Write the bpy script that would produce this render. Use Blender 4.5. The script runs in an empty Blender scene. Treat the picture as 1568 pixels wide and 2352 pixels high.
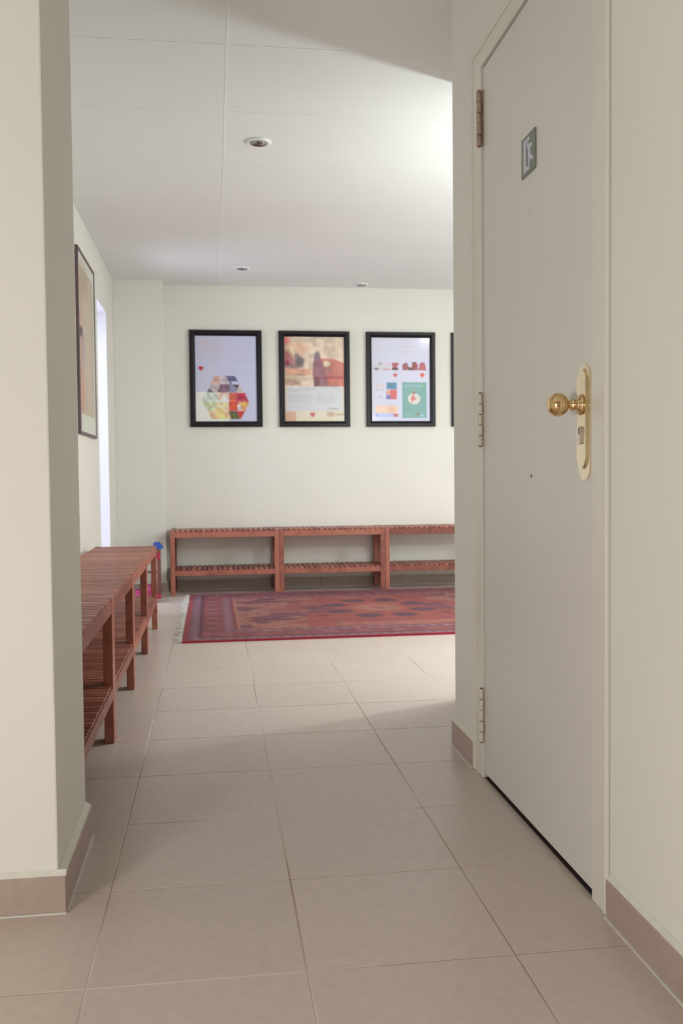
import bpy, bmesh, math, random
import numpy as np
from mathutils import Matrix, Vector
random.seed(7)
rng = np.random.RandomState(11)
S = bpy.context.scene
COL = S.collection
PI = math.pi

# ------------------------------------------------------------------ camera
YAW, PITCH, ROLL, FPX, CH = 0.1356, 0.0382, -0.0097, 2132.2, 0.9
cam_d = bpy.data.cameras.new('camera')
cam = bpy.data.objects.new('camera', cam_d); COL.objects.link(cam)
cy, sy, cp, sp, cr, sr = (math.cos(YAW), math.sin(YAW), math.cos(PITCH), math.sin(PITCH), math.cos(ROLL), math.sin(ROLL))
fwd = Vector((sy*cp, cy*cp, -sp)); rt = Vector((cy, -sy, 0)); up = rt.cross(fwd)
r2 = cr*rt + sr*up; u2 = -sr*rt + cr*up
cam.matrix_world = Matrix(((r2.x, u2.x, -fwd.x, 0), (r2.y, u2.y, -fwd.y, 0), (r2.z, u2.z, -fwd.z, CH), (0, 0, 0, 1)))
cam_d.sensor_fit = 'VERTICAL'; cam_d.sensor_height = 36.0; cam_d.lens = FPX/2352*36.0
cam_d.clip_start = 0.02
cam_d.dof.use_dof = True; cam_d.dof.focus_distance = 2.3; cam_d.dof.aperture_fstop = 9.0
S.camera = cam

# ------------------------------------------------------------------ light
w = bpy.data.worlds.new('world'); S.world = w; w.use_nodes = True
w.node_tree.nodes['Background'].inputs[0].default_value = (0.80, 0.84, 1.0, 1)
w.node_tree.nodes['Background'].inputs[1].default_value = 1.2

def lamp(name, kind, loc, energy, color, size, size_y=None, direction=None):
    d = bpy.data.lights.new(name, kind); d.energy = energy; d.color = color
    if kind == 'AREA':
        d.shape = 'RECTANGLE' if size_y else 'DISK'; d.size = size
        if size_y: d.size_y = size_y
    else:
        d.shadow_soft_size = size
    o = bpy.data.objects.new(name, d); COL.objects.link(o); o.location = loc
    if direction: o.rotation_euler = Vector(direction).to_track_quat('-Z', 'Y').to_euler()
    return o
# bright cool lamp standing in the waiting room to the right, behind the added pier
lamp('room_lamp', 'POINT', (1.80, 4.00, 1.50), 35, (0.88, 1.0, 1.0), 0.05)
lamp('room_far_fill', 'POINT', (3.40, 4.75, 1.55), 44, (0.88, 0.95, 1.0), 0.16)  # added ambient fill, in line with the room lamp and the pier edge
# added overhead fill for the waiting room, out of view, no fitting there
lamp('room_overhead_fill', 'AREA', (2.55, 5.0, 2.41), 27, (1.0, 1.0, 0.96), 0.6, None, (0, 0.01, -1))
# lamp of the hall at the left behind the camera
lamp('hall_lamp', 'AREA', (-1.6, -0.3, 0.75), 30, (1.0, 0.965, 0.925), 0.6, None, (0.75, 1.0, -0.2))
# daylight outside the balcony door
lamp('daylight', 'AREA', (-1.75, 6.55, 1.4), 42, (0.68, 0.74, 1.0), 0.9, 2.2, (1, -0.05, -0.15))

vs = S.view_settings
S.display_settings.display_device = 'sRGB'
vs.view_transform = 'Standard'; vs.look = 'None'; vs.exposure = 0.13; vs.gamma = 1.0; vs.use_curve_mapping = False

# ------------------------------------------------------------------ materials
def srgb(r, g, b):
    f = lambda c: (c/255)/12.92 if c/255 <= 0.04045 else (((c/255)+0.055)/1.055)**2.4
    return (f(r), f(g), f(b), 1)
def mat(name, col, rough=0.6, metal=0.0, var=0.0, scale=8.0, bump=0.0, bscale=60.0, spec=0.5, rand=0.0):
    m = bpy.data.materials.new(name); m.use_nodes = True
    nt = m.node_tree; n = nt.nodes; b = n['Principled BSDF']
    b.inputs['Roughness'].default_value = rough; b.inputs['Metallic'].default_value = metal
    b.inputs['Specular IOR Level'].default_value = spec
    tc = n.new('ShaderNodeTexCoord')
    ns = n.new('ShaderNodeTexNoise'); ns.inputs['Scale'].default_value = scale; ns.inputs['Detail'].default_value = 5
    nt.links.new(tc.outputs['Object'], ns.inputs['Vector'])
    rp = n.new('ShaderNodeMapRange'); rp.inputs['From Min'].default_value = .3; rp.inputs['From Max'].default_value = .7
    rp.inputs['To Min'].default_value = 1-var; rp.inputs['To Max'].default_value = 1+var
    nt.links.new(ns.outputs['Fac'], rp.inputs['Value'])
    last = rp.outputs[0]
    if rand:
        oi = n.new('ShaderNodeObjectInfo'); mr = n.new('ShaderNodeMapRange')
        mr.inputs['To Min'].default_value = 1-rand; mr.inputs['To Max'].default_value = 1+rand
        nt.links.new(oi.outputs['Random'], mr.inputs['Value'])
        mu = n.new('ShaderNodeMath'); mu.operation = 'MULTIPLY'
        nt.links.new(last, mu.inputs[0]); nt.links.new(mr.outputs[0], mu.inputs[1]); last = mu.outputs[0]
    vm = n.new('ShaderNodeVectorMath'); vm.operation = 'SCALE'; vm.inputs[0].default_value = col[:3]
    nt.links.new(last, vm.inputs['Scale']); nt.links.new(vm.outputs[0], b.inputs['Base Color'])
    if bump:
        n2 = n.new('ShaderNodeTexNoise'); n2.inputs['Scale'].default_value = bscale; n2.inputs['Detail'].default_value = 4
        nt.links.new(tc.outputs['Object'], n2.inputs['Vector'])
        bp = n.new('ShaderNodeBump'); bp.inputs['Strength'].default_value = bump; bp.inputs['Distance'].default_value = 0.002
        nt.links.new(n2.outputs['Fac'], bp.inputs['Height']); nt.links.new(bp.outputs[0], b.inputs['Normal'])
    return m
def wood(name, dark, light):
    m = bpy.data.materials.new(name); m.use_nodes = True
    nt = m.node_tree; n = nt.nodes; b = n['Principled BSDF']; b.inputs['Roughness'].default_value = .42
    tc = n.new('ShaderNodeTexCoord'); mp = n.new('ShaderNodeMapping'); mp.inputs['Scale'].default_value = (3, 3, 3)
    oi = n.new('ShaderNodeObjectInfo')
    ad = n.new('ShaderNodeVectorMath'); ad.operation = 'ADD'
    nt.links.new(tc.outputs['Object'], ad.inputs[0]); nt.links.new(oi.outputs['Random'], ad.inputs[1])
    nt.links.new(ad.outputs[0], mp.inputs['Vector'])
    w_ = n.new('ShaderNodeTexNoise'); w_.inputs['Scale'].default_value = 5; w_.inputs['Detail'].default_value = 8; w_.inputs['Distortion'].default_value = 1.2
    nt.links.new(mp.outputs[0], w_.inputs['Vector'])
    av = n.new('ShaderNodeMath'); av.operation = 'MULTIPLY_ADD'; av.inputs[1].default_value = .55
    nt.links.new(oi.outputs['Random'], av.inputs[0]); nt.links.new(w_.outputs['Fac'], av.inputs[2])
    cr_ = n.new('ShaderNodeValToRGB'); cr_.color_ramp.elements[0].position = .40; cr_.color_ramp.elements[1].position = 1.05
    cr_.color_ramp.elements[0].color = dark; cr_.color_ramp.elements[1].color = light
    nt.links.new(av.outputs[0], cr_.inputs[0]); nt.links.new(cr_.outputs[0], b.inputs['Base Color'])
    return m
def attr_mat(name, rough=.6, bump=0.0):
    m = bpy.data.materials.new(name); m.use_nodes = True
    nt = m.node_tree; n = nt.nodes; b = n['Principled BSDF']; b.inputs['Roughness'].default_value = rough
    a = n.new('ShaderNodeAttribute'); a.attribute_name = 'print'
    nt.links.new(a.outputs['Color'], b.inputs['Base Color'])
    if bump:
        tc = n.new('ShaderNodeTexCoord'); n2 = n.new('ShaderNodeTexNoise'); n2.inputs['Scale'].default_value = 220
        nt.links.new(tc.outputs['Object'], n2.inputs['Vector'])
        bp = n.new('ShaderNodeBump'); bp.inputs['Strength'].default_value = bump; bp.inputs['Distance'].default_value = .003
        nt.links.new(n2.outputs['Fac'], bp.inputs['Height']); nt.links.new(bp.outputs[0], b.inputs['Normal'])
    return m
M = {}
M['paint'] = mat('wall_paint', (0.815, 0.80, 0.735, 1), .75, var=.015, scale=2.5, bump=.25, bscale=90)
M['ceiling'] = mat('ceiling_panel_white', (0.85, 0.86, 0.86, 1), .55, var=.01, scale=2)
M['ceiling_gap'] = mat('ceiling_joint_white', (0.90, 0.91, 0.91, 1), .5, var=.01)
M['tile'] = mat('floor_tile', (0.60, 0.505, 0.445, 1), .30, var=.045, scale=38, bump=.06, bscale=25, rand=.02, spec=.45)
M['skirting'] = mat('skirting_tile', (0.44, 0.34, 0.295, 1), .42, var=.05, scale=30, rand=.02)
M['caulk'] = mat('caulk', (0.74, 0.72, 0.64, 1), .6, var=.05, scale=40)
M['grout'] = mat('grout', (0.44, 0.35, 0.26, 1), .85, var=.35, scale=1.6)
M['door'] = mat('door_paint', (0.73, 0.71, 0.665, 1), .42, var=.015, scale=3, bump=.08, bscale=40)
M['frame'] = mat('door_frame_paint', (0.76, 0.735, 0.66, 1), .36, var=.02, scale=6)
M['dark'] = mat('gap_shade', (0.03, 0.018, 0.015, 1), .9, var=.1)  # near-black colour standing in for shade in door gaps and keyhole
M['brass'] = mat('polished_brass', (0.80, 0.56, 0.30, 1), .17, 1.0, var=.08, scale=30)
M['brass_pale'] = mat('pale_brass', (0.84, 0.74, 0.55, 1), .22, 1.0, var=.06, scale=25)
M['hinge_brown'] = mat('worn_hinge_paint', (0.42, 0.30, 0.23, 1), .5, var=.25, scale=60)
M['hinge_cream'] = mat('painted_hinge', (0.72, 0.66, 0.55, 1), .45, var=.08, scale=60)
M['rust'] = mat('rust', (0.22, 0.12, 0.06, 1), .8, var=.2)
M['steel'] = mat('lock_steel', (0.62, 0.58, 0.54, 1), .28, 1.0, var=.05)
M['sign'] = mat('sign_plate', (0.20, 0.22, 0.19, 1), .45, var=.12, scale=25)
M['sign_white'] = mat('sign_symbol', (0.56, 0.58, 0.66, 1), .45, var=.03)
M['wood'] = wood('eucalyptus_wood', srgb(118, 60, 50), srgb(176, 110, 92))
M['black_frame'] = mat('black_frame_wood', (0.009, 0.007, 0.011, 1), .38, var=.1, spec=.35)
M['thin_frame'] = mat('brown_frame_metal', (0.12, 0.075, 0.085, 1), .4, var=.1)
M['print'] = attr_mat('printed_paper', .35)
M['rug'] = attr_mat('rug_wool', .95, .6)
M['fringe'] = mat('rug_fringe_cotton', (0.80, 0.77, 0.70, 1), .9, var=.15, scale=60)
M['white_gloss'] = mat('white_enamel', (0.86, 0.86, 0.85, 1), .35, var=.01)
M['chrome'] = mat('reflector_chrome', (0.42, 0.44, 0.46, 1), .25, 1.0, var=.1, scale=50)
M['lamp_dark'] = mat('lamp_glass_dark', (0.10, 0.05, 0.06, 1), .2, var=.1)
M['white_door'] = mat('white_lacquer', (0.88, 0.88, 0.92, 1), .4, var=.01)
M['blue'] = mat('blue_plastic', (0.03, 0.10, 0.42, 1), .4, var=.05)
M['red'] = mat('red_plastic', (0.42, 0.03, 0.06, 1), .4, var=.05)
M['pink'] = mat('pink_plastic', (0.40, 0.03, 0.14, 1), .4, var=.05)
M['teal'] = mat('teal_plastic', (0.10, 0.34, 0.28, 1), .4, var=.05)
M['toy_brown'] = mat('brown_toy_wood', (0.20, 0.085, 0.05, 1), .5, var=.1)
# grout: brown in places, pale where it was renewed
g_ = M['grout']; gn = g_.node_tree.nodes; gl = g_.node_tree.links
gno = gn.new('ShaderNodeTexNoise'); gno.inputs['Scale'].default_value = 1.1; gno.inputs['Detail'].default_value = 3
gtc = gn.new('ShaderNodeTexCoord'); gl.new(gtc.outputs['Object'], gno.inputs['Vector'])
gra = gn.new('ShaderNodeValToRGB'); gra.color_ramp.elements[0].position = .44; gra.color_ramp.elements[1].position = .55
gra.color_ramp.elements[0].color = (0.43, 0.34, 0.27, 1); gra.color_ramp.elements[1].color = (0.70, 0.64, 0.59, 1)
gl.new(gno.outputs['Fac'], gra.inputs[0]); gl.new(gra.outputs[0], gn['Principled BSDF'].inputs['Base Color'])
def glass_mat(name, refl):
    m = bpy.data.materials.new(name); m.use_nodes = True; nt = m.node_tree; n = nt.nodes
    n.remove(n['Principled BSDF']); out = n['Material Output']
    t = n.new('ShaderNodeBsdfTransparent'); g = n.new('ShaderNodeBsdfGlossy'); g.inputs['Roughness'].default_value = .10
    fr = n.new('ShaderNodeFresnel'); fr.inputs[0].default_value = refl; mx = n.new('ShaderNodeMixShader')
    ge = n.new('ShaderNodeNewGeometry'); iv = n.new('ShaderNodeMath'); iv.operation = 'SUBTRACT'; iv.inputs[0].default_value = 1; nt.links.new(ge.outputs['Backfacing'], iv.inputs[1])
    ml = n.new('ShaderNodeMath'); ml.operation = 'MULTIPLY'; nt.links.new(iv.outputs[0], ml.inputs[0]); nt.links.new(fr.outputs[0], ml.inputs[1])
    nt.links.new(ml.outputs[0], mx.inputs[0]); nt.links.new(t.outputs[0], mx.inputs[1]); nt.links.new(g.outputs[0], mx.inputs[2])
    nt.links.new(mx.outputs[0], out.inputs[0]); return m
M['glass'] = glass_mat('clear_glass', 1.45)

# ------------------------------------------------------------------ mesh helpers
def bm_box(bm, x0, x1, y0, y1, z0, z1):
    v = [bm.verts.new(p) for p in ((x0,y0,z0),(x1,y0,z0),(x1,y1,z0),(x0,y1,z0),(x0,y0,z1),(x1,y0,z1),(x1,y1,z1),(x0,y1,z1))]
    for f in ((3,2,1,0),(4,5,6,7),(0,1,5,4),(1,2,6,5),(2,3,7,6),(3,0,4,7)): bm.faces.new([v[i] for i in f])
    return v
def bevel_all(bm, r, seg=1):
    bmesh.ops.bevel(bm, geom=list(bm.edges), offset=r, segments=seg, profile=.5, affect='EDGES', clamp_overlap=True)
def finish(bm, name, smooth=False):
    me = bpy.data.meshes.new(name); bmesh.ops.recalc_face_normals(bm, faces=bm.faces); bm.to_mesh(me); bm.free()
    if smooth:
        for p in me.polygons: p.use_smooth = True
    return me
def box_mesh(name, x0, x1, y0, y1, z0, z1, bev=0, seg=1):
    bm = bmesh.new(); bm_box(bm, x0, x1, y0, y1, z0, z1)
    if bev: bevel_all(bm, bev, seg)
    return finish(bm, name)
def obj(name, me, m=None, parent=None, loc=None, rot=None):
    if m is not None and len(me.materials) == 0: me.materials.append(m)
    o = bpy.data.objects.new(name, me); COL.objects.link(o)
    if parent: o.parent = parent
    if loc: o.location = loc
    if rot: o.rotation_euler = rot
    return o
def bx(name, x0, x1, y0, y1, z0, z1, m, parent=None, bev=0, seg=1):
    return obj(name, box_mesh(name, x0, x1, y0, y1, z0, z1, bev, seg), m, parent)
def boxes(name, lst, m, parent=None):
    bm = bmesh.new()
    for b in lst: bm_box(bm, *b)
    return obj(name, finish(bm, name), m, parent)
def empty(name, loc=(0,0,0), rotz=0):
    o = bpy.data.objects.new(name, None); COL.objects.link(o); o.location = loc; o.rotation_euler = (0,0,rotz); o.empty_display_size = .1
    return o
def tag(o, label, cat, group=None):
    o['label'] = label; o['category'] = cat
    if group: o['group'] = group
    return o
def struct(o): o['kind'] = 'structure'; return o
def lathe(profile, seg=32, axis='Z'):
    bm = bmesh.new(); rings = []
    for r, z in profile:
        if r < 1e-6: rings.append([bm.verts.new((0,0,z))])
        else: rings.append([bm.verts.new((r*math.cos(2*PI*i/seg), r*math.sin(2*PI*i/seg), z)) for i in range(seg)])
    for a, b in zip(rings, rings[1:]):
        for i in range(seg):
            j = (i+1) % seg
            q = [a[i % len(a)], a[j % len(a)], b[j % len(b)], b[i % len(b)]]
            q2 = []
            for v in q:
                if v not in q2: q2.append(v)
            if len(q2) > 2: bm.faces.new(q2)
    if axis == '-X': bmesh.ops.rotate(bm, cent=(0,0,0), matrix=Matrix.Rotation(-PI/2, 3, 'Y'), verts=bm.verts)
    return bm
def prism(pts, d0, d1, plane):
    """outline in two coordinates pushed from d0 to d1 along the third (plane 'yz' -> along x)"""
    bm = bmesh.new()
    def V(a, b, d): return (d, a, b) if plane == 'yz' else ((a, d, b) if plane == 'xz' else (a, b, d))
    A = [bm.verts.new(V(a, b, d0)) for a, b in pts]; B = [bm.verts.new(V(a, b, d1)) for a, b in pts]
    bm.faces.new(A); bm.faces.new(B[::-1])
    for i in range(len(pts)):
        j = (i+1) % len(pts); bm.faces.new((A[i], B[i], B[j], A[j]))
    return bm
def stadium(cy_, cz, w_, h_, n=12):
    r = w_/2; k = h_/2 - r; p = []
    for i in range(n+1): a = PI*i/n; p.append((cy_ + r*math.cos(a), cz + k + r*math.sin(a)))
    for i in range(n+1): a = PI + PI*i/n; p.append((cy_ + r*math.cos(a), cz - k + r*math.sin(a)))
    return p

# ------------------------------------------------------------------ dimensions
XL, XR, XR2 = -0.756, 0.784, 3.7         # left wall of the waiting room, right wall of the passage, far right wall
YW, YP, YB = 7.547, 7.376, -1.9          # far wall, pillar face, wall behind the camera
ZC = 2.436
XH = -2.5                                # left wall of the hall
CX, CY0, CY1 = -0.333, 1.965, 2.375      # corner of the wall stub at the left
YC = 2.986                               # end of the passage wall on the right
TX, TY, TS = 0.155, 1.6547-0.003, 0.3925 # tile grid

# ------------------------------------------------------------------ floor
floor = struct(bx('floor', XH-.1, XR2+.1, YB-.1, YW+.1, -.12, -.0009, M['grout']))
TH = .0045
tm = box_mesh('tile', -TS/2+.0016, TS/2-.0016, -TS/2+.0016, TS/2-.0016, -TH, 0, .0011)
tm.materials.append(M['tile'])
cnt = 0
for i in range(-7, 9):
    for j in range(-9, 15):
        x0 = TX+i*TS; x1 = x0+TS; y0 = TY+j*TS; y1 = y0+TS
        if x1 < XH or x0 > XR2 or y1 < YB or y0 > YW: continue
        if y0 >= CY1 and x1 < XL: continue
        if y1 <= YC-.1 and x0 > XR+.12: continue
        if y1 < .5: continue
        if x0 > 2.6 or x1 < -1.3: continue
        cx0, cx1, cy0, cy1_ = max(x0, XH), min(x1, XR2), max(y0, YB), min(y1, YW)
        if cy1_-cy0 < TS-.01 or cx1-cx0 < TS-.01:
            me = box_mesh('tile', -(cx1-cx0)/2+.0016, (cx1-cx0)/2-.0016, -(cy1_-cy0)/2+.0016, (cy1_-cy0)/2-.0016, -TH, 0, .0011); me.materials.append(M['tile'])
        else: me = tm
        obj('tile', me, None, floor, ((cx0+cx1)/2, (cy0+cy1_)/2, 0)); cnt += 1
# ------------------------------------------------------------------ ceiling
ceil = struct(bx('ceiling', XH-.1, XR2+.1, YB-.1, YW+.1, ZC+.003, ZC+.1, M['ceiling_gap']))
PX, PY = 2.4, .606
cy0_ = 4.592 - 4*PY
pm = box_mesh('ceiling_panel', -PX/2+.0035, PX/2-.0035, -PY/2+.0022, PY/2-.0022, 0, .006, .001); pm.materials.append(M['ceiling'])
for i in range(-2, 3):
    for j in range(-4, 9):
        x0 = .068+i*PX; y0 = cy0_+j*PY; x1 = x0+PX; y1 = y0+PY
        a0, a1, b0, b1 = max(x0, XH), min(x1, XR2), max(y0, YB), min(y1, YW)
        if a1-a0 < .05 or b1-b0 < .05: continue
        if (a1-a0) < PX-.01 or (b1-b0) < PY-.01:
            me = box_mesh('ceiling_panel', -(a1-a0)/2+.0035, (a1-a0)/2-.0035, -(b1-b0)/2+.0022, (b1-b0)/2-.0022, 0, .006, .001); me.materials.append(M['ceiling'])
        else: me = pm
        obj('ceiling_panel', me, None, ceil, ((a0+a1)/2, (b0+b1)/2, ZC))
for j in range(-3, 9):
    y = cy0_+j*PY
    if YB < y < YW: bx('joint_strip', XH, XR2, y-.0028, y+.0028, ZC-.0007, ZC+.004, M['ceiling_gap'], ceil)
for x in (.068, 2.468): bx('joint_strip', x-.005, x+.005, YB, YW, ZC-.0008, ZC+.0039, M['ceiling_gap'], ceil)
# ------------------------------------------------------------------ walls
D2A, D2B, D2T = 6.36, 6.925, 2.105       # balcony door opening in the left wall
FY0, FY1, FT = 1.764, 2.744, 2.145       # door frame outer edges in the right wall
struct(bx('wall_back', XL-.25, XR2+.12, YW, YW+.12, 0, ZC+.003, M['paint']))
struct(boxes('wall_left', [(XL-.25, XL, CY1, D2A, 0, ZC+.003), (XL-.25, XL, D2B, YW, 0, ZC+.003), (XL-.25, XL, D2A, D2B, D2T, ZC+.003)], M['paint']))
struct(bx('wall_left_pillar', XL, -.381, YP, YW, 0, ZC+.003, M['paint'], bev=.002))
struct(bx('wall_left_stub', XH, CX, CY0, CY1, 0, ZC+.003, M['paint'], bev=.004, seg=2))
struct(boxes('wall_right', [(XR, XR+.11, YB, FY0+.012, 0, ZC+.003), (XR, XR+.11, FY1-.012, YC, 0, ZC+.003), (XR, XR+.11, FY0+.012, FY1-.012, FT-.012, ZC+.003)], M['paint']))
struct(bx('wall_right_return', XR+.11, XR2, YC-.11, YC, 0, ZC+.003, M['paint']))
struct(bx('shadow_caster_pier', 1.02, 1.34, YC, 3.635, 0, ZC+.003, M['paint'], bev=.003))  # unseen pier, added so its edge cuts off the room lamp's light
struct(bx('wall_far_right', XR2, XR2+.12, YC-.11, YW, 0, ZC+.003, M['paint']))
struct(bx('wall_behind', XH, XR+.11, YB-.12, YB, 0, ZC+.003, M['paint']))
struct(bx('wall_hall_left', XH-.12, XH, YB, CY1, 0, ZC+.003, M['paint']))

# skirting: a body of single tiles with a pale sealant bead on top and a grout line at the foot
def skirting(name, p0, p1, nrm, h=.078, t=.011, grout=True, seg_len=.3925, top=True):
    p0 = Vector((*p0, 0)); p1 = Vector((*p1, 0)); L = (p1-p0).length; d = (p1-p0)/L; nv = Vector(nrm)
    root = struct(empty(name, (p0.x, p0.y, 0)))
    def place(bm_, nm, m_, par):
        for v in bm_.verts:
            q = d*v.co.x + nv*v.co.y; v.co = Vector((q.x, q.y, v.co.z))
        return obj(nm, finish(bm_, nm), m_, par)
    k = max(1, round(L/seg_len)); s = L/k
    for i in range(k):
        bm_ = bmesh.new(); bm_box(bm_, i*s+.0006, (i+1)*s-.0006, .0005, t, .003, h); bevel_all(bm_, .0012)
        place(bm_, 'skirting_tile', M['skirting'], root)
    if top:
        bm_ = bmesh.new(); A = [(0, .0003, h-.001), (0, t-.001, h-.001), (0, .0003, h+.010)]
        va = [bm_.verts.new((0, a[1], a[2])) for a in A]; vb = [bm_.verts.new((L, a[1], a[2])) for a in A]
        bm_.faces.new(va); bm_.faces.new(vb[::-1])
        for i in range(3): bm_.faces.new((va[i], va[(i+1) % 3], vb[(i+1) % 3], vb[i]))
        place(bm_, 'sealant_bead', M['caulk'], root)
    if grout:
        bm_ = bmesh.new(); bm_box(bm_, 0, L, .0, t+.004, .0002, .0030)
        place(bm_, 'grout_line', M['caulk'], root)
    return root
skirting('baseboard_left_stub_front', (XH, CY0), (CX+.016, CY0), (0, -1, 0), h=.079)
skirting('baseboard_left_stub_side', (CX, CY0), (CX, CY1), (1, 0, 0), h=.079, t=.016)
skirting('baseboard_left_stub_rear', (CX, CY1), (XL, CY1), (0, 1, 0))
skirting('baseboard_left', (XL, CY1), (XL, D2A), (1, 0, 0))
skirting('baseboard_left_pillar', (XL, YP), (-.381, YP), (0, -1, 0))
skirting('baseboard_left_pillar_side', (-.381, YP-.011), (-.381, YW), (1, 0, 0))
skirting('baseboard_back', (-.37, YW), (XR2, YW), (0, -1, 0))
skirting('baseboard_right_near', (XR, YB), (XR, FY0), (-1, 0, 0), h=.080)
skirting('baseboard_right_far', (XR, FY1+.001), (XR, YC+.011), (-1, 0, 0), h=.083)
skirting('baseboard_right_return', (XR, YC), (1.02, YC), (0, 1, 0))

# ------------------------------------------------------------------ balcony door in the left wall
d2 = struct(empty('door_2', (XL-.1, (D2A+D2B)/2, 0)))
def rel(lst, o): return [(a-o.x, b-o.x, c-o.y, d-o.y, e-o.z, f-o.z) for a, b, c, d, e, f in lst]
o2 = d2.location
boxes('reveal_lining', rel([(XL-.25, XL-.002, D2B-.006, D2B, 0, D2T), (XL-.25, XL-.002, D2A, D2A+.006, 0, D2T), (XL-.25, XL-.002, D2A+.006, D2B-.006, D2T-.006, D2T)], o2), M['white_door'], d2)
boxes('door_frame', rel([(XL-.245, XL-.20, D2A+.006, D2A+.07, 0, D2T-.006), (XL-.245, XL-.20, D2B-.07, D2B-.006, 0, D2T-.006),
      (XL-.245, XL-.20, D2A+.07, D2B-.07, D2T-.08, D2T-.006), (XL-.245, XL-.20, D2A+.07, D2B-.07, 0, .1)], o2), M['white_door'], d2)
boxes('glass_pane', rel([(XL-.226, XL-.220, D2A+.07, D2B-.07, .1, D2T-.08)], o2), M['glass'], d2)

# ------------------------------------------------------------------ white door with frame, hinges, knob
D1 = struct(empty('door_1', (XR, (FY0+FY1)/2, 0))); o1 = D1.location
DY0, DY1, DT = 1.846, 2.646, 2.072       # leaf
FP = .011                                # how far the frame stands out from the wall
def part(name, lst, m, par, bev=0, seg=2):
    bm_ = bmesh.new()
    for b in rel(lst, o1): bm_box(bm_, *b)
    if bev: bevel_all(bm_, bev, seg)
    return obj(name, finish(bm_, name), m, par)
part('door_leaf', [(XR+.001, XR+.041, DY0+.003, DY1-.003, .014, DT)], M['door'], D1, .0015)
fr = part('door_jamb', [(XR-.006, XR+.10, DY1+.003, FY1-.018, 0, FT-.018)], M['frame'], D1, .002)
part('door_jamb', [(XR-.006, XR+.10, FY0+.018, DY0-.002, 0, FT-.018)], M['frame'], D1, .002)
part('door_head', [(XR-.006, XR+.10, DY0-.002, DY1+.003, DT+.006, FT-.018)], M['frame'], D1, .002)
part('architrave', [(XR-FP, XR+.001, FY1-.018, FY1, .0, FT)], M['frame'], D1, .005, 3)
part('architrave', [(XR-FP, XR+.001, FY0, FY0+.020, .0, FT)], M['frame'], D1, .006, 3)
part('architrave', [(XR-FP, XR+.001, FY0+.020, FY1-.018, FT-.018, FT)], M['frame'], D1, .005, 3)
part('shade_stop', [(XR+.042, XR+.06, DY0-.002, DY1+.003, 0.0, DT+.006)], M['dark'], D1)  # sheet behind the leaf, coloured dark as the shade in the frame gap
part('threshold_shade', [(XR+.001, XR+.042, DY0, DY1, .0003, .003)], M['dark'], D1)  # dark strip painting the shade under the leaf
def hinge(zb, zt, m_):
    yh = DY1+.001
    h_ = obj('hinge', finish(prism([(yh-.016-o1.y, zb), (yh+.012-o1.y, zb), (yh+.012-o1.y, zt), (yh-.016-o1.y, zt)], -.0012, .0008, 'yz'), 'hinge'), m_, D1)
    n = 5; g = .0022; seg = (zt-zb)/n
    for k in range(n):
        bm_ = lathe([(0, k*seg+g/2), (.0068, k*seg+g/2), (.0075, k*seg+g/2+.001), (.0075, (k+1)*seg-g/2-.001), (.0068, (k+1)*seg-g/2), (0, (k+1)*seg-g/2)], 14)
        off = -.0012 if k % 2 else .0012
        for v in bm_.verts: v.co = Vector((v.co.x-.0105, v.co.y+yh-o1.y+off, v.co.z+zb))
        obj('knuckle', finish(bm_, 'knuckle', True), m_, h_)
    bm_ = lathe([(0, 0), (.0045, 0), (.0045, zt-zb+.004), (0, zt-zb+.006)], 10)
    for v in bm_.verts: v.co = Vector((v.co.x-.0105, v.co.y+yh-o1.y, v.co.z+zb-.002))
    obj('hinge_pin', finish(bm_, 'hinge_pin', True), M['rust'], h_)
    return h_
h1 = hinge(1.852, 2.009, M['hinge_brown']); h1['label'] = 'brown worn hinge, uppermost of three'
hinge(.985, 1.139, M['hinge_cream']); hinge(.108, .268, M['hinge_cream'])
# lock plate, knob, cylinder
PYc, PZc = 1.897, 1.010
def on_door(bm_): 
    for v in bm_.verts: v.co = v.co - Vector((o1.x, o1.y, 0))
    return bm_
bm_ = prism(stadium(PYc-.004, PZc, .060, .246), XR-.0035, XR+.001, 'yz'); on_door(bm_)
bp_ = obj('lock_plate', finish(bm_, 'lock_plate'), M['brass_pale'], D1); bp_['label'] = 'long rounded brass lock plate'
bm_ = prism(stadium(PYc+.001, PZc+.008, .046, .214), XR-.0080, XR-.0034, 'yz'); on_door(bm_); 
bmesh.ops.bevel(bm_, geom=[e for e in bm_.edges if all(abs(v.co.x+.008) < 1e-5 for v in e.verts)], offset=.0022, segments=2, affect='EDGES')
obj('raised_plate', finish(bm_, 'raised_plate'), M['brass_pale'], bp_)
def lat(prof, y, z, name, m_, par):
    bm_ = lathe(prof, 36, '-X')
    for v in bm_.verts: v.co = v.co + Vector((-.008, y-o1.y, z))
    return obj(name, finish(bm_, name, True), m_, par)
KZ = 1.048
kn = lat([(0, 0), (.0215, 0), (.0225, .002), (.0205, .006), (.013, .009), (.0105, .013), (.0115, .016), (.0135, .018), (.0125, .021), (.009, .024), (.0085, .028),
     (.011, .031), (.017, .034), (.0215, .0385), (.0243, .044), (.0252, .051), (.0243, .058), (.0215, .064), (.017, .0685), (.0125, .071), (.0115, .0722), (.0105, .0715), (.005, .0735), (0, .074)],
     PYc+.001, KZ, 'door_knob', M['brass'], D1)
kn['label'] = 'round polished brass knob'
cyp = [(PYc+.001+dy, .985+dz) for dy, dz in ([(.0085*math.cos(a), .008+.0085*math.sin(a)) for a in np.linspace(-.5, PI+.5, 14)] + [(-.005, -.018), (-.003, -.021), (.003, -.021), (.005, -.018)])]
bm_ = prism(cyp, XR-.0125, XR-.007, 'yz'); on_door(bm_)
lc = obj('lock_cylinder', finish(bm_, 'lock_cylinder'), M['steel'], D1)
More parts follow.
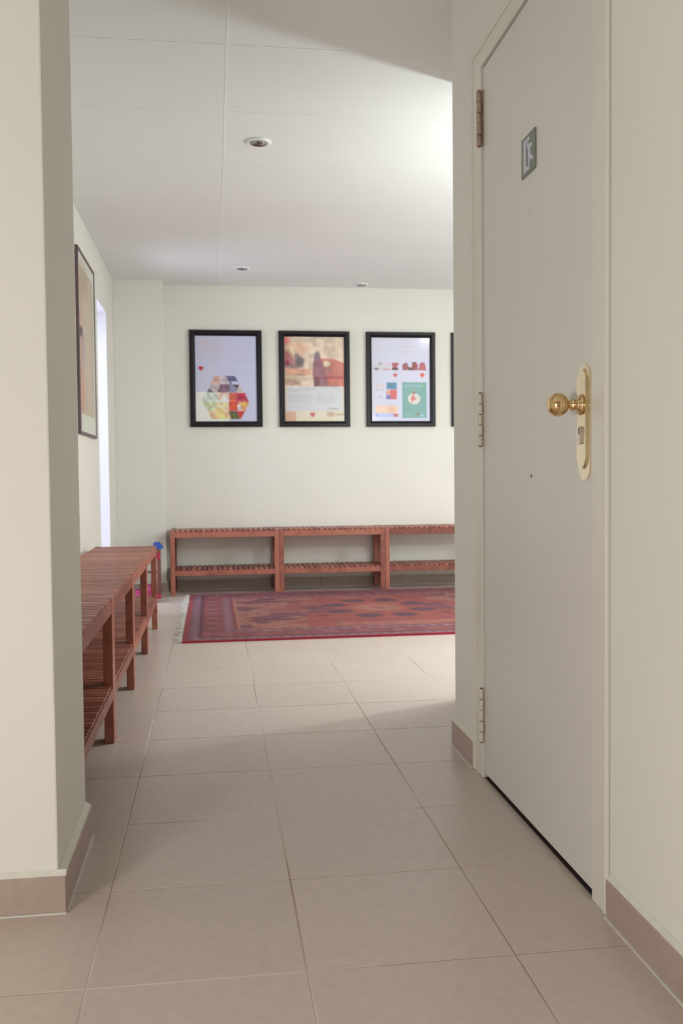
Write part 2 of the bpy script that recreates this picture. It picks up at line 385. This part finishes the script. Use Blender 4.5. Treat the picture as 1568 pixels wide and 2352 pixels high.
bm_ = prism([(PYc+.001-.0013-o1.y, .985), (PYc+.001+.0013-o1.y, .985), (PYc+.001+.0013-o1.y, .999), (PYc+.001-.0013-o1.y, .999)], -.0131, -.0124, 'yz')
obj('keyhole', finish(bm_, 'keyhole'), M['dark'], lc)
for zz, yy in ((.897, 2.237), (1.553, 2.240)):
    bm_ = lathe([(0, 0), (.0042, 0), (.0035, .0012), (0, .0018)], 12, '-X')
    for v in bm_.verts: v.co = v.co + Vector((-.0002+.001, yy-o1.y, zz))
    obj('screw_head', finish(bm_, 'screw_head', True), M['rust'] if zz < 1 else M['hinge_cream'], D1)

# sign on the door (pictogram of a figure leaving through a doorway)
SG = empty('door_sign', (XR, 2.246, 1.694))
tag(SG, 'small grey square door sign with a white pictogram above the knob', 'sign')
obj('sign_plate', box_mesh('sign_plate', -.0035, .001, -.050, .050, -.0485, .0485, .001), M['sign'], SG)
def sgn(s, t): return (.050-.1*s, .0485-.097*t)     # s runs left to right as seen, t downwards
def sym(name, pts, par=SG):
    bm_ = prism([sgn(*p) for p in pts], -.0046, -.0034, 'yz'); return obj(name, finish(bm_, name), M['sign_white'], par)
sym('doorway_symbol', [(.20,.10),(.64,.10),(.64,.20),(.39,.20),(.39,.80),(.66,.84),(.66,.92),(.20,.92)])
fg = sym('figure_symbol', [(.44,.21),(.56,.235),(.62,.29),(.80,.30),(.84,.40),(.70,.40),(.70,.52),(.76,.60),(.90,.68),(.86,.75),(.70,.69),(.66,.80),(.56,.82),(.58,.66),(.52,.52),(.56,.40),(.46,.34)])

# ------------------------------------------------------------------ ceiling downlights
def downlight(x, y, label, tilt=(.25, .1)):
    t = empty('ceiling_spotlight', (x, y, ZC)); tag(t, label, 'ceiling light', 'recessed spotlights in the white ceiling')
    obj('trim_ring', finish(lathe([(.060, .0005), (.060, -.003), (.054, -.008), (.044, -.009), (.038, -.006), (.037, .0003), (.060, .0005)], 40), 'trim_ring', True), M['white_gloss'], t)
    e = obj('reflector', finish(lathe([(0, -.001), (.018, -.002), (.030, -.0065), (.036, -.0115), (.0365, -.0085), (.037, 0)], 32), 'reflector', True), M['chrome'], t)
    e.rotation_euler = (tilt[0]*.2, tilt[1]*.2, 0)
    b = obj('bulb', finish(lathe([(.0, -.012), (.007, -.0115), (.013, -.008), (.016, -.003), (.016, 0)], 20), 'bulb', True), M['lamp_dark'], t)
    b.location = (.006, -.010, 0)
downlight(.222, 4.325, 'white ceiling spotlight nearest the doorway')
downlight(.224, 6.905, 'ceiling spotlight further in, above the first black-framed poster')
downlight(1.185, 7.40, 'ceiling spotlight tight against the far wall, mostly hidden')

# ------------------------------------------------------------------ benches
WD = M['wood']
def bench_parts(L, D=.355, H=.498):
    lw, ld = .034, .032
    P_ = {}
    P_['leg'] = box_mesh('leg', 0, lw, 0, ld, 0, H, .0015)
    P_['top_rail'] = box_mesh('top_rail', lw, L-lw, 0, .020, H-.056, H-.013, .001)
    P_['shelf_rail'] = box_mesh('shelf_rail', lw, L-lw, 0, .020, .150, .188, .001)
    P_['end_rail'] = box_mesh('end_rail', -.006, .026, ld, D-ld, H-.040, H-.0015, .001)
    P_['lower_end_rail'] = box_mesh('lower_end_rail', -.006, .026, ld, D-ld, .158, .1985, .001)
    n = 19; span = L-2*lw-.004; pitch = span/n
    P_['slat'] = box_mesh('slat', 0, pitch-.0085, .002, D-.002, H-.0128, H-.001, .0012)
    P_['shelf_slat'] = box_mesh('shelf_slat', 0, pitch-.0085, .006, D-.006, .1882, .199, .0012)
    for m_ in P_.values(): m_.materials.append(WD)
    P_['n'] = n; P_['pitch'] = pitch; P_['lw'] = lw; P_['ld'] = ld; P_['L'] = L; P_['D'] = D
    return P_
def bench(loc, rotz, P_, label, group):
    t = empty('slatted_bench', loc, rotz); tag(t, label, 'bench', group)
    L, D, lw, ld = P_['L'], P_['D'], P_['lw'], P_['ld']
    for x in (0, L-lw):
        for y in (0, D-ld): obj('leg', P_['leg'], None, t, (x-L/2, y-D/2, 0))
    for y in (.001, D-.021):
        obj('top_rail', P_['top_rail'], None, t, (-L/2, y-D/2, 0)); obj('shelf_rail', P_['shelf_rail'], None, t, (-L/2, y-D/2, 0))
    for x in (.007, L-.027):
        obj('end_rail', P_['end_rail'], None, t, (x-L/2, -D/2, 0)); obj('lower_end_rail', P_['lower_end_rail'], None, t, (x-L/2, -D/2, 0))
    for k in range(P_['n']):
        x = lw+.002+k*P_['pitch']+.004-L/2
        obj('slat', P_['slat'], None, t, (x, -D/2, 0)); obj('shelf_slat', P_['shelf_slat'], None, t, (x, -D/2, 0))
    return t
LB = .8015; PB = bench_parts(LB-.002)
labs = ['slatted wooden bench nearest the camera, half hidden by the left wall corner', 'second slatted bench from the camera along the left wall',
        'third slatted bench from the camera along the left wall', 'farthest slatted bench of the left wall row, beside the toys']
for k in range(4):
    yc = 5.642 - LB*(3-k) - LB/2
    bench((-.350-.1775, yc, 0), PI/2, PB, labs[k], 'wooden benches along the left wall')
LF = .8335; PF = bench_parts(LF-.002)
labs = ['slatted wooden bench at the far wall next to the pillar, under the hexagon poster', 'middle slatted bench at the far wall, behind the patterned rug',
        'slatted bench at the far wall running behind the right wall edge']
for k in range(3):
    bench((-.342+LF*k+LF/2, 7.181+.1775, 0), 0, PF, labs[k], 'wooden benches along the far wall')

# ------------------------------------------------------------------ printed surfaces (grid meshes carrying a colour per vertex)
def lin(a):
    a = np.clip(a, 0, 255)/255.; return np.where(a <= .04045, a/12.92, ((a+.055)/1.055)**2.4)
def smooth(a, n):
    for _ in range(n):
        b = np.pad(a, ((1,1),(1,1),(0,0)), 'edge')
        a = (b[1:-1,1:-1]*2+b[:-2,1:-1]+b[2:,1:-1]+b[1:-1,:-2]+b[1:-1,2:])/6.
    return a
def vnoise(h, w_, cell, seed):
    r = np.random.RandomState(seed); gh, gw = int(h/cell)+3, int(w_/cell)+3; g = r.rand(gh, gw)
    y = np.linspace(0, gh-2.01, h); x = np.linspace(0, gw-2.01, w_); yi = y.astype(int); xi = x.astype(int)
    fy = (y-yi)[:, None]; fx = (x-xi)[None]; fy = fy*fy*(3-2*fy); fx = fx*fx*(3-2*fx)
    a = g[yi][:, xi]; b = g[yi][:, xi+1]; c = g[yi+1][:, xi]; d = g[yi+1][:, xi+1]
    return (a*(1-fx)+b*fx)*(1-fy)+(c*(1-fx)+d*fx)*fy
class Art:
    def __init__(s, w_, h, bg, box):          # box: pixel frame the drawing coordinates refer to
        s.w, s.h = w_, h; s.a = np.zeros((h, w_, 3)); s.a[:] = bg
        x0, y0, x1, y1 = box
        s.X, s.Y = np.meshgrid(x0+(np.arange(w_)+.5)/w_*(x1-x0), y0+(np.arange(h)+.5)/h*(y1-y0))
    def put(s, m, c, al=1.):
        m = np.clip(m*al, 0, 1)[..., None]; s.a = s.a*(1-m)+np.array(c, float)*m
    def rect(s, x0, y0, x1, y1, c, al=1.): s.put(((s.X >= x0)&(s.X <= x1)&(s.Y >= y0)&(s.Y <= y1)).astype(float), c, al)
    def ell(s, cx, cy_, rx, ry, c, al=1., soft=.15): 
        d = np.sqrt(((s.X-cx)/rx)**2+((s.Y-cy_)/ry)**2); s.put(np.clip((1-d)/soft+.5, 0, 1), c, al)
    def poly(s, pts, c, al=1.):
        ins = np.zeros(s.X.shape, bool); n = len(pts)
        for i in range(n):
            (xa, ya), (xb, yb) = pts[i], pts[(i+1) % n]
            if ya == yb: continue
            t = ((ya > s.Y) != (yb > s.Y)) & (s.X < (xb-xa)*(s.Y-ya)/(yb-ya)+xa); ins ^= t
        s.put(ins.astype(float), c, al)
    def text(s, x0, x1, ys, c, al=.5, th=9, seed=0):
        r = np.random.RandomState(seed)
        for y in ys:
            x = x0; end = x1-r.rand()*(x1-x0)*.12
            while x < end:
                wd = 20+r.rand()*60; s.rect(x, y-th, min(x+wd, end), y+th, c, al*(.7+.5*r.rand())); x += wd+12
    def heart(s, cx, cy_, r, c):
        s.ell(cx-r*.42, cy_-r*.2, r*.58, r*.62, c); s.ell(cx+r*.42, cy_-r*.2, r*.58, r*.62, c)
        s.poly([(cx-r, cy_), (cx+r, cy_), (cx+r*.15, cy_+r), (cx-r*.15, cy_+r)], c)
def sheet(name, art, axis, wid, hei, par, m, off, tex=None, gain=1.5):
    """flat printed sheet, centre at parent's origin; axis 'y' faces -Y, 'x' faces +X, 'z' faces up"""
    h, w_ = art.shape[:2]
    u = (np.arange(w_)/(w_-1)-.5)*wid; v = (.5-np.arange(h)/(h-1))*hei
    U, V = np.meshgrid(u, v); Z = np.zeros_like(U)+off
    if axis == 'y': co = np.stack([U, Z, V], -1)
    elif axis == 'x': co = np.stack([Z, U, V], -1)
    else: co = np.stack([U, V, Z + (tex if tex is not None else 0)], -1)
    idx = np.arange(h*w_).reshape(h, w_)
    q = np.stack([idx[:-1, :-1], idx[1:, :-1], idx[1:, 1:], idx[:-1, 1:]], -1).reshape(-1, 4)
    me = bpy.data.meshes.new(name); me.vertices.add(h*w_); me.vertices.foreach_set('co', co.reshape(-1).astype(np.float32))
    me.loops.add(q.size); me.loops.foreach_set('vertex_index', q.reshape(-1).astype(np.int32))
    me.polygons.add(len(q)); me.polygons.foreach_set('loop_start', (np.arange(len(q))*4).astype(np.int32)); me.polygons.foreach_set('loop_total', np.full(len(q), 4, np.int32))
    me.update(calc_edges=True)
    at = me.color_attributes.new('print', 'FLOAT_COLOR', 'POINT')
    c = np.concatenate([lin(art), np.ones((h, w_, 1))], -1); c[..., :3] = np.clip(c[..., :3]*gain, 0, .92); at.data.foreach_set('color', c.reshape(-1).astype(np.float32))
    return obj(name, me, m, par)

def frame_part(par, wid, hei, b, d, m, axis):
    """mitred moulding: four sloping sides, open in the middle"""
    bm_ = bmesh.new()
    prof = [(0, 0), (0, d*.8), (b*.12, d), (b*.55, d), (b*.92, d*.55), (b, d*.5), (b, 0)]   # inset, height
    rings = []
    for ins, hh in prof:
        x, z = wid/2-ins, hei/2-ins; r = []
        for a, c in ((-x, -z), (x, -z), (x, z), (-x, z)):
            r.append(bm_.verts.new((a, -hh, c) if axis == 'y' else (hh, a, c)))
        rings.append(r)
    for A, B in zip(rings, rings[1:]+rings[:1]):
        for i in range(4): bm_.faces.new((A[i], A[(i+1) % 4], B[(i+1) % 4], B[i]))
    return obj('frame', finish(bm_, 'frame'), m, par)

# poster 1: white sheet, text columns and a hexagon of photo triangles
WHT = (188, 190, 214)
A1 = Art(140, 196, WHT, (150, 175, 1390, 1900))
A1.text(200, 720, range(255, 540, 36), (196, 168, 172), .55, 9, 1); A1.text(200, 700, range(580, 710, 30), (172, 176, 190), .6, 7, 2)
A1.text(800, 1320, range(255, 740, 33), (178, 180, 200), .55, 8, 3); A1.text(800, 1290, range(840, 920, 34), (178, 180, 198), .55, 8, 4)
A1.heart(272, 828, 48, (172, 40, 48)); A1.text(230, 330, [893], (190, 170, 180), .5, 6, 5)
tri = [([(530,985),(760,985),(650,1150),(460,1150)], (196,160,148)), ([(640,985),(780,985),(830,1150),(650,1150)], (186,176,184)),
 ([(760,985),(945,985),(1045,1150),(860,1150)], (96,92,128)), ([(860,1090),(1000,1090),(1045,1160),(900,1160)], (176,180,214)),
 ([(460,1150),(650,1150),(600,1310),(385,1310)], (178,170,172)), ([(385,1310),(440,1220),(520,1310)], (112,98,112)),
 ([(650,1150),(860,1150),(800,1310),(590,1310)], (128,100,116)), ([(860,1155),(1040,1155),(950,1320),(800,1310)], (134,136,166)),
 ([(900,1160),(1035,1160),(990,1230)], (96,74,76)), ([(1045,1170),(1110,1320),(950,1320)], (206,192,184)),
 ([(370,1310),(560,1310),(640,1500),(270,1500)], (190,202,192)), ([(560,1310),(800,1310),(820,1500),(640,1500)], (216,190,176)),
 ([(740,1350),(820,1500),(650,1500)], (228,226,220)), ([(820,1320),(940,1320),(960,1500),(820,1500)], (196,98,78)),
 ([(940,1320),(1150,1320),(1220,1500),(960,1500)], (186,84,100)), ([(1000,1350),(1120,1330),(1160,1440),(980,1470)], (174,44,72)),
 ([(270,1500),(600,1500),(520,1690),(400,1690)], (192,200,166)), ([(600,1500),(820,1500),(820,1690),(520,1690)], (214,198,160)),
 ([(820,1500),(1010,1500),(980,1680),(820,1680)], (198,78,62)), ([(1010,1500),(1230,1500),(1150,1680),(980,1680)], (204,150,120)),
 ([(1060,1500),(1225,1500),(1180,1600),(1060,1600)], (206,162,92)), ([(980,1560),(1060,1560),(1060,1680),(1000,1680)], (206,190,196)),
 ([(400,1690),(820,1690),(860,1850),(460,1850)], (220,186,152)), ([(560,1640),(700,1640),(760,1850),(600,1850)], (222,196,134)),
 ([(820,1690),(980,1690),(1040,1850),(860,1850)], (98,80,58)), ([(870,1720),(960,1720),(1040,1850),(860,1850)], (92,96,60)),
 ([(970,1690),(1140,1690),(1050,1850)], (184,58,58))]
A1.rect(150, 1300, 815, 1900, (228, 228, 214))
for p_, c_ in tri: A1.poly(p_, c_)
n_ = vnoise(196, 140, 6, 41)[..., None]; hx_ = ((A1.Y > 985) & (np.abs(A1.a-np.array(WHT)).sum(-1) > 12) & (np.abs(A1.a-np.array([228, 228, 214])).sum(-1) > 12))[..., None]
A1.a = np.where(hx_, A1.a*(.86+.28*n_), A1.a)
# poster 2: watercolour with a white text panel
A2 = Art(140, 196, (214, 194, 172), (170, 195, 1365, 1890))
A2.ell(180, 290, 110, 120, (206,110,100), .9, .8); A2.ell(380, 450, 230, 120, (216,158,134), .7, .9); A2.ell(300, 500, 130, 130, (214,200,170), .8, .8)
A2.ell(190, 600, 120, 130, (150,74,84), .8, .8); A2.ell(250, 700, 150, 120, (176,100,108), .75, .8); A2.ell(470, 700, 90, 110, (104,92,102), .9, .5)
A2.ell(420, 590, 50, 60, (120,106,112), .8, .6); A2.ell(350, 790, 180, 50, (130,104,110), .8, .7); A2.ell(230, 720, 50, 60, (120,30,50), .7, .8)
A2.rect(170, 840, 700, 950, (206,150,118), .7); A2.ell(420, 900, 260, 80, (206,148,128), .6, .9); A2.ell(260, 1000, 170, 50, (204,188,150), .8, .8)
A2.ell(530, 960, 110, 22, (130,104,88), .7, .7); A2.ell(300, 1110, 200, 60, (158,112,100), .7, .8); A2.ell(600, 1060, 150, 90, (216,194,178), .8, .9)
A2.poly([(900,640),(1150,640),(1365,720),(1365,1185),(900,1185)], (190,98,88), .85); A2.ell(1150, 1000, 260, 220, (176,74,76), .6, .9)
A2.ell(1010, 740, 75, 60, (216,206,176), .95, .4); A2.ell(1230, 880, 110, 110, (204,130,110), .7, .9); A2.ell(1030, 870, 90, 80, (160,116,112), .7, .8)
A2.poly([(770,560),(800,520),(850,520),(900,640),(970,850),(1000,1000),(1080,1185),(760,1185),(730,900),(750,700)], (140,92,104), .95)
A2.ell(820, 580, 60, 80, (124,112,124), .7, .8); A2.rect(760, 1000, 860, 1190, (96,44,56), .7); A2.ell(1120, 1012, 300, 18, (130,40,48), .7, .8)
A2.ell(1220, 1100, 170, 70, (206,120,96), .7, .9)
A2.rect(215, 1190, 1330, 1680, (204,206,212), .96); A2.text(250, 860, [1240], (150,152,160), .6, 11, 6); A2.text(250, 500, [1285], (160,162,170), .5, 8, 7)
A2.text(250, 740, range(1345, 1510, 26), (176,178,188), .6, 7, 8); A2.text(250, 740, range(1560, 1650, 28), (182,180,190), .5, 7, 9)
A2.text(800, 1200, range(1350, 1520, 30), (168,168,182), .6, 8, 10); A2.ell(1140, 1632, 110, 12, (150,140,140), .8, .6)
A2.rect(170, 1690, 390, 1890, (208,168,144)); A2.rect(390, 1690, 1365, 1890, (216,208,186)); A2.heart(724, 1750, 50, (186,90,92))
A2.ell(1080, 1745, 80, 45, (178,140,120), .8, .8); A2.rect(1190, 1725, 1360, 1765, (186,160,140), .8)
n_ = vnoise(196, 140, 9, 5)[..., None]; A2.a[:118] = A2.a[:118]*(.90+.2*n_[:118])
# poster 3: four leaflets on one sheet
A3 = Art(140, 196, (192, 193, 214), (165, 215, 1340, 1880))
A3.text(235, 400, [390, 420, 450], (206,190,188), .6, 9, 11); A3.text(790, 1040, [405, 500], (198,170,168), .7, 9, 12); A3.text(790, 910, [455], (200,190,188), .6, 8, 13)
A3.text(235, 700, range(590, 650, 22), (186,188,206), .6, 7, 14); A3.text(790, 1250, range(580, 690, 22), (188,190,208), .5, 7, 15)
A3.ell(345, 740, 40, 32, (136,130,128), .9, .6); A3.poly([(400,720),(570,860),(300,860),(240,760)], (190,186,192), .7); A3.ell(270, 838, 45, 22, (96,88,84), .9, .5)
A3.rect(400, 832, 540, 858, (186,118,128), .9); A3.ell(510, 745, 45, 30, (200,166,178), .8, .7)
A3.poly([(570,720),(710,720),(700,770),(670,790),(710,830),(690,858),(575,858),(590,790)], (158,76,92)); A3.ell(640, 838, 60, 24, (62,24,22), .95, .5)
A3.poly([(785,860),(790,760),(830,715),(880,715),(900,780),(960,820),(985,760),(980,705),(1070,705),(1060,750),(1130,760),(1150,705),(1230,705),(1240,800),(1270,860)], (138,66,82))
A3.rect(900, 815, 1000, 858, (60,28,40), .9); A3.ell(1030, 770, 50, 60, (134,40,34), .9, .6); A3.ell(1190, 800, 60, 55, (176,74,80), .9, .6); A3.rect(980, 703, 1060, 722, (70,64,70), .9)
A3.ell(1105, 800, 26, 34, (186,176,206), .9, .5)
A3.heart(640, 962, 42, (184,74,72)); A3.heart(1180, 955, 46, (196,66,52)); A3.text(800, 990, [905], (206,198,196), .6, 8, 16)
A3.text(260, 430, [1150, 1180], (200,166,160), .7, 12, 17); A3.text(260, 420, [1250], (186,110,104), .6, 8, 18); A3.text(300, 390, [1385], (130,112,106), .8, 8, 19)
A3.rect(465, 1110, 665, 1240, (76,124,168)); A3.rect(510, 1120, 630, 1220, (62,120,138)); A3.rect(455, 1258, 545, 1345, (208,138,122)); A3.rect(545, 1255, 665, 1345, (196,82,80))
A3.rect(455, 1352, 540, 1440, (106,100,168)); A3.rect(545, 1348, 665, 1440, (192,84,88))
A3.text(500, 680, [1515], (178,178,190), .6, 8, 20); A3.rect(240, 1568, 685, 1715, (216,186,170)); A3.ell(560, 1640, 80, 70, (204,156,130), .7, .9); A3.rect(240, 1715, 600, 1785, (164,176,222)); A3.rect(240,1715,300,1785,(134,148,210)); A3.rect(600, 1725, 690, 1785, (178,92,110))
A3.rect(775, 1097, 1265, 1810, (106,152,148)); A3.text(840, 1220, [1160, 1190], (140,168,186), .8, 14, 21); A3.ell(1190, 1150, 30, 26, (112,164,120), .9)
A3.text(880, 1180, [1250], (122,176,124), .7, 10, 22)
A3.ell(1015, 1430, 125, 110, (204,196,196), 1, .08); A3.poly([(960,1400),(1000,1330),(1030,1400),(1060,1440),(1000,1470),(940,1450)], (184,104,98)); A3.ell(1015, 1310, 24, 34, (168,80,84), .9, .3)
A3.ell(975, 1490, 22, 18, (190,120,110), .8, .5); A3.ell(1080, 1405, 26, 26, (182,176,160), .8, .5); A3.text(840, 1200, [1650], (92,130,126), .7, 7, 23); A3.text(840, 980, [1745], (150,180,184), .6, 8, 24)
A3.heart(1085, 1742, 24, (160,62,66)); A3.rect(1145, 1735, 1195, 1785, (140,182,206))
A4 = Art(60, 84, (200, 190, 196), (0, 0, 100, 140)); A4.rect(10, 80, 90, 130, (150, 90, 90)); A4.text(10, 90, range(15, 70, 8), (150,150,160), .5, 2, 25)
labs = ['black-framed poster with a multicoloured hexagon, leftmost on the far wall', 'black-framed poster with a reddish watercolour above a white text panel',
        'black-framed poster with a green leaflet and orange and blue squares', 'black-framed poster cut off by the right wall edge']
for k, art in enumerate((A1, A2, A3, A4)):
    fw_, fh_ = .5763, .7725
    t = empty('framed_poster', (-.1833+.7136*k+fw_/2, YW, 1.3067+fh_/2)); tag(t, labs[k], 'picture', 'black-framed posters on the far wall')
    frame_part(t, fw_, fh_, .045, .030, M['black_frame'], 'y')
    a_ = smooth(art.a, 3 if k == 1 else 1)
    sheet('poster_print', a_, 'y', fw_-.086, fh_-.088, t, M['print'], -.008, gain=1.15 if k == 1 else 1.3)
    obj('glass_pane', box_mesh('glass_pane', -fw_/2+.042, fw_/2-.042, -.0125, -.0105, -fh_/2+.042, fh_/2-.042), M['glass'], t)
    obj('backing_board', box_mesh('backing_board', -fw_/2+.02, fw_/2-.02, -.007, -.0005, -fh_/2+.02, fh_/2-.02), M['toy_brown'], t)

# picture on the left wall (seen very obliquely); u runs along +Y
LW, LH = .725, 1.055
A5 = Art(110, 160, (206, 206, 198), (0, 0, 100, 145))
A5.rect(9, 10, 91, 130, (182, 168, 148)); A5.ell(30, 20, 30, 14, (156,132,112), .6, .9); A5.ell(12, 90, 16, 50, (176,130,112), .6, .9); A5.ell(55, 75, 30, 50, (188,176,156), .6, .9)
A5.rect(4, 60, 24, 68, (66, 36, 40)); A5.ell(25, 75, 12, 14, (160,140,156), .6, .8); A5.ell(14, 112, 14, 18, (196,128,98), .5, .9); A5.rect(9, 130, 91, 145, (206,208,196))
n_ = vnoise(160, 110, 10, 9)[..., None]; A5.a = A5.a*(.95+.08*n_)
t = empty('framed_picture', (XL, 5.392+LW/2, 1.156+LH/2)); tag(t, 'tall brown-framed beige artwork on the left wall, seen edge-on', 'picture')
frame_part(t, LW, LH, .018, .019, M['thin_frame'], 'x')
sheet('artwork', smooth(A5.a, 1), 'x', LW-.034, LH-.034, t, M['print'], .0125, gain=1.15)
obj('backing_board', box_mesh('backing_board', .0005, .009, -LW/2+.01, LW/2-.01, -LH/2+.01, LH/2-.01), M['toy_brown'], t)

# ------------------------------------------------------------------ rug
RL, RW = 2.56, 2.075
hh, ww = 250, 300
R = Art(ww, hh, (150, 78, 78), (0, 0, RL, RW))          # x along the rug from its left end, y from the far edge to the near edge
X, Y = R.X, R.Y
ex = np.minimum(X, RL-X); ey = np.minimum(Y, RW-Y)
def band(m, c, al=1.): R.put(m.astype(float), c, al)
e = np.minimum(ex, ey*.90)
band(e < .32, (138, 74, 76))
band((e > .035) & (e < .095), (118, 92, 100)); band((e > .092) & (e < .108), (74, 42, 54)); band(e < .03, (160, 62, 66))
band((e > .235) & (e < .30), (128, 94, 102)); band((e > .30) & (e < .312), (128, 52, 58)); band((e > .312) & (e < .332), (190, 138, 108))
# small repeated motifs in the guard stripes and the main border
per = np.where(ex < ey*.9, Y, X)
band((e > .048) & (e < .082) & ((per*16) % 1 < .5), (148, 128, 140)); band((e > .25) & (e < .285) & ((per*13) % 1 < .45), (158, 136, 146))
band((e > .14) & (e < .20) & ((per*5) % 1 < .42), (152, 100, 96)); band((e > .155) & (e < .185) & ((per*5+.2) % 1 < .2), (104, 62, 84))
fld = e > .332
n1 = vnoise(hh, ww, 14, 21); n2_ = vnoise(hh, ww, 5, 22)
band(fld, (160, 84, 74))
cx_, cyy = RL/2, RW*.47
endz = fld & (np.abs(X-cx_) > .50+.10*np.sin(Y*9)+.14*(n1-.5)*2)
band(endz, (176, 128, 104)); band(endz & (n2_ > .62), (148, 84, 76)); band(endz & (n1 > .68), (110, 72, 84)); band(fld & (ey < .50) & (n1 < .45), (174, 122, 100), .8)
for sx in (-1, 1):
    for dx, dy, rx, ry, c in ((.70, .40, .13, .05, (92,60,74)), (.72, -.42, .12, .05, (92,60,76)), (.86, .44, .03, .03, (112,42,46)), (.87, .33, .04, .025, (112,46,48)), (.86, -.36, .035, .03, (112,42,46)), (.85, -.47, .03, .02, (110,44,46)),
                             (.62, .0, .12, .07, (156,84,80)), (.40, .30, .05, .03, (112,46,54)), (.80, .0, .06, .10, (178,130,106))):
        R.ell(cx_+sx*dx, cyy+dy, rx, ry, c, .9, .5)
R.ell(cx_, cyy, .42, .50, (172, 92, 78), .9, .25); R.ell(cx_, cyy, .16, .17, (184, 136, 108), .95, .5); R.ell(cx_, cyy, .06, .06, (168, 100, 84), .9, .5)
for k in range(8):
    a = PI/8+k*PI/4; R.ell(cx_+.30*math.cos(a), cyy+.38*math.sin(a), .085, .085, (86, 66, 84), .95, .25)
for sx in (-1, 1):
    for dy in (-.10, 0, .12): R.ell(cx_+sx*(.40+.05*abs(dy)*10*.5), cyy+dy, .09, .035, (84, 66, 88), .9, .3)
band(ey < .012, (160, 22, 44)); band((RW-Y) < .014, (176, 18, 44))
R.a *= (.90+.20*n2_[..., None]); R.a *= (.96+.08*vnoise(hh, ww, 30, 23)[..., None]); R.a = R.a+rng.randn(hh, ww, 1)*4
R.a = smooth(R.a, 1)
R.a = (R.a*.68+np.array([146, 80, 80])*.32)*np.array([.90, .90, .94])
rug = empty('persian_rug', (-.192+RL/2, 5.095+RW/2+.006, 0), .004); tag(rug, 'red patterned oriental rug with pale fringe on the tiled floor', 'rug')
wav = (vnoise(hh, ww, 40, 31)-.5)*.002
sheet('pile', R.a, 'z', RL, RW, rug, M['rug'], .0095, wav, 1.0)
obj('rug_backing', box_mesh('rug_backing', -RL/2, RL/2, -RW/2, RW/2, .0004, .0078), mat('rug_edge', (0.36, 0.012, 0.045, 1), .9, var=.2, scale=80), rug)
for sgn_ in (-1, 1):
    bm_ = bmesh.new(); y = -RW/2+.01
    while y < RW/2-.01:
        L_ = .030+random.random()*.034; dy = (random.random()-.5)*.04; w_ = .0055+random.random()*.004; zt = .003+random.random()*.003
        x0 = sgn_*RL/2; x1 = sgn_*(RL/2+L_); xm = (x0+x1)/2; sg = random.random()*.006
        v = [bm_.verts.new(p) for p in ((x0, y-w_/2, .006), (x0, y+w_/2, .006), (xm, y+w_/2+dy*.3+sg, zt+.002), (xm, y-w_/2+dy*.3+sg, zt+.002), (x1, y+w_*.8+dy, .001), (x1, y-w_*.8+dy, .001),
             (x0, y, .001), (xm, y+dy*.3+sg, .0004), (x1, y+dy, .0004))]
        bm_.faces.new((v[0], v[1], v[2], v[3])); bm_.faces.new((v[3], v[2], v[4], v[5])); bm_.faces.new((v[0], v[3], v[7], v[6])); bm_.faces.new((v[1], v[6], v[7], v[2])); bm_.faces.new((v[3], v[5], v[8], v[7])); bm_.faces.new((v[2], v[7], v[8], v[4]))
        y += .0125
    f_ = obj('fringe', finish(bm_, 'fringe'), M['fringe'], rug); f_['kind'] = 'stuff'

# ------------------------------------------------------------------ toys beyond the far end of the left benches
tub = empty('toy_tub', (-.50, 6.86, 0)); tag(tub, 'pink toy tub with green base on the floor behind the left benches', 'toy')
obj('base', finish(lathe([(0, 0), (.062, 0), (.070, .006), (.072, .016), (0, .017)], 28), 'base', True), M['teal'], tub)
obj('bowl', finish(lathe([(0, .0165), (.068, .0165), (.078, .035), (.082, .060), (.080, .082), (.084, .085), (.083, .090), (.074, .090), (.070, .06), (0, .05)], 32), 'bowl', True), M['pink'], tub)
obj('lid_knob', finish(lathe([(0, .049), (.030, .052), (.042, .075), (.040, .105), (.026, .125), (0, .132)], 24), 'lid_knob', True), M['pink'], tub)
rk = empty('toy_rack', (-.485, 7.10, 0)); tag(rk, 'small brown and red toy rack standing in front of the pillar', 'toy')
for x in (-.075, .052): 
    for y in (-.05, .04): obj('upright', box_mesh('upright', x, x+.020, y, y+.018, 0, .372, .002), M['toy_brown'], rk)
for z_, m_ in ((.025, 'red'), (.30, 'red')): obj('red_panel', box_mesh('red_panel', -.054, .054, -.054, -.046, z_, z_+.055, .002), M[m_], rk)
for z_ in (.085, .19, .36): obj('shelf', box_mesh('shelf', -.074, .071, -.048, .056, z_, z_+.010, .001), M['toy_brown'], rk)
obj('red_foot', box_mesh('red_foot', .045, .078, -.075, -.045, .0, .030, .004), M['red'], rk)
obj('red_cap', box_mesh('red_cap', .0525, .0745, -.058, -.0515, .290, .345, .003), M['red'], rk)
bm_ = prism([(-.034, 0), (.036, 0), (.044, .014), (.024, .040), (.012, .052), (-.026, .050)], -.028, .030, 'xz'); bevel_all(bm_, .004, 2)
bl = obj('toy_block', finish(bm_, 'toy_block'), M['blue'], None, (-.432, 7.085, .3705)); tag(bl, 'blue plastic toy block on top of the small toy rack', 'toy')
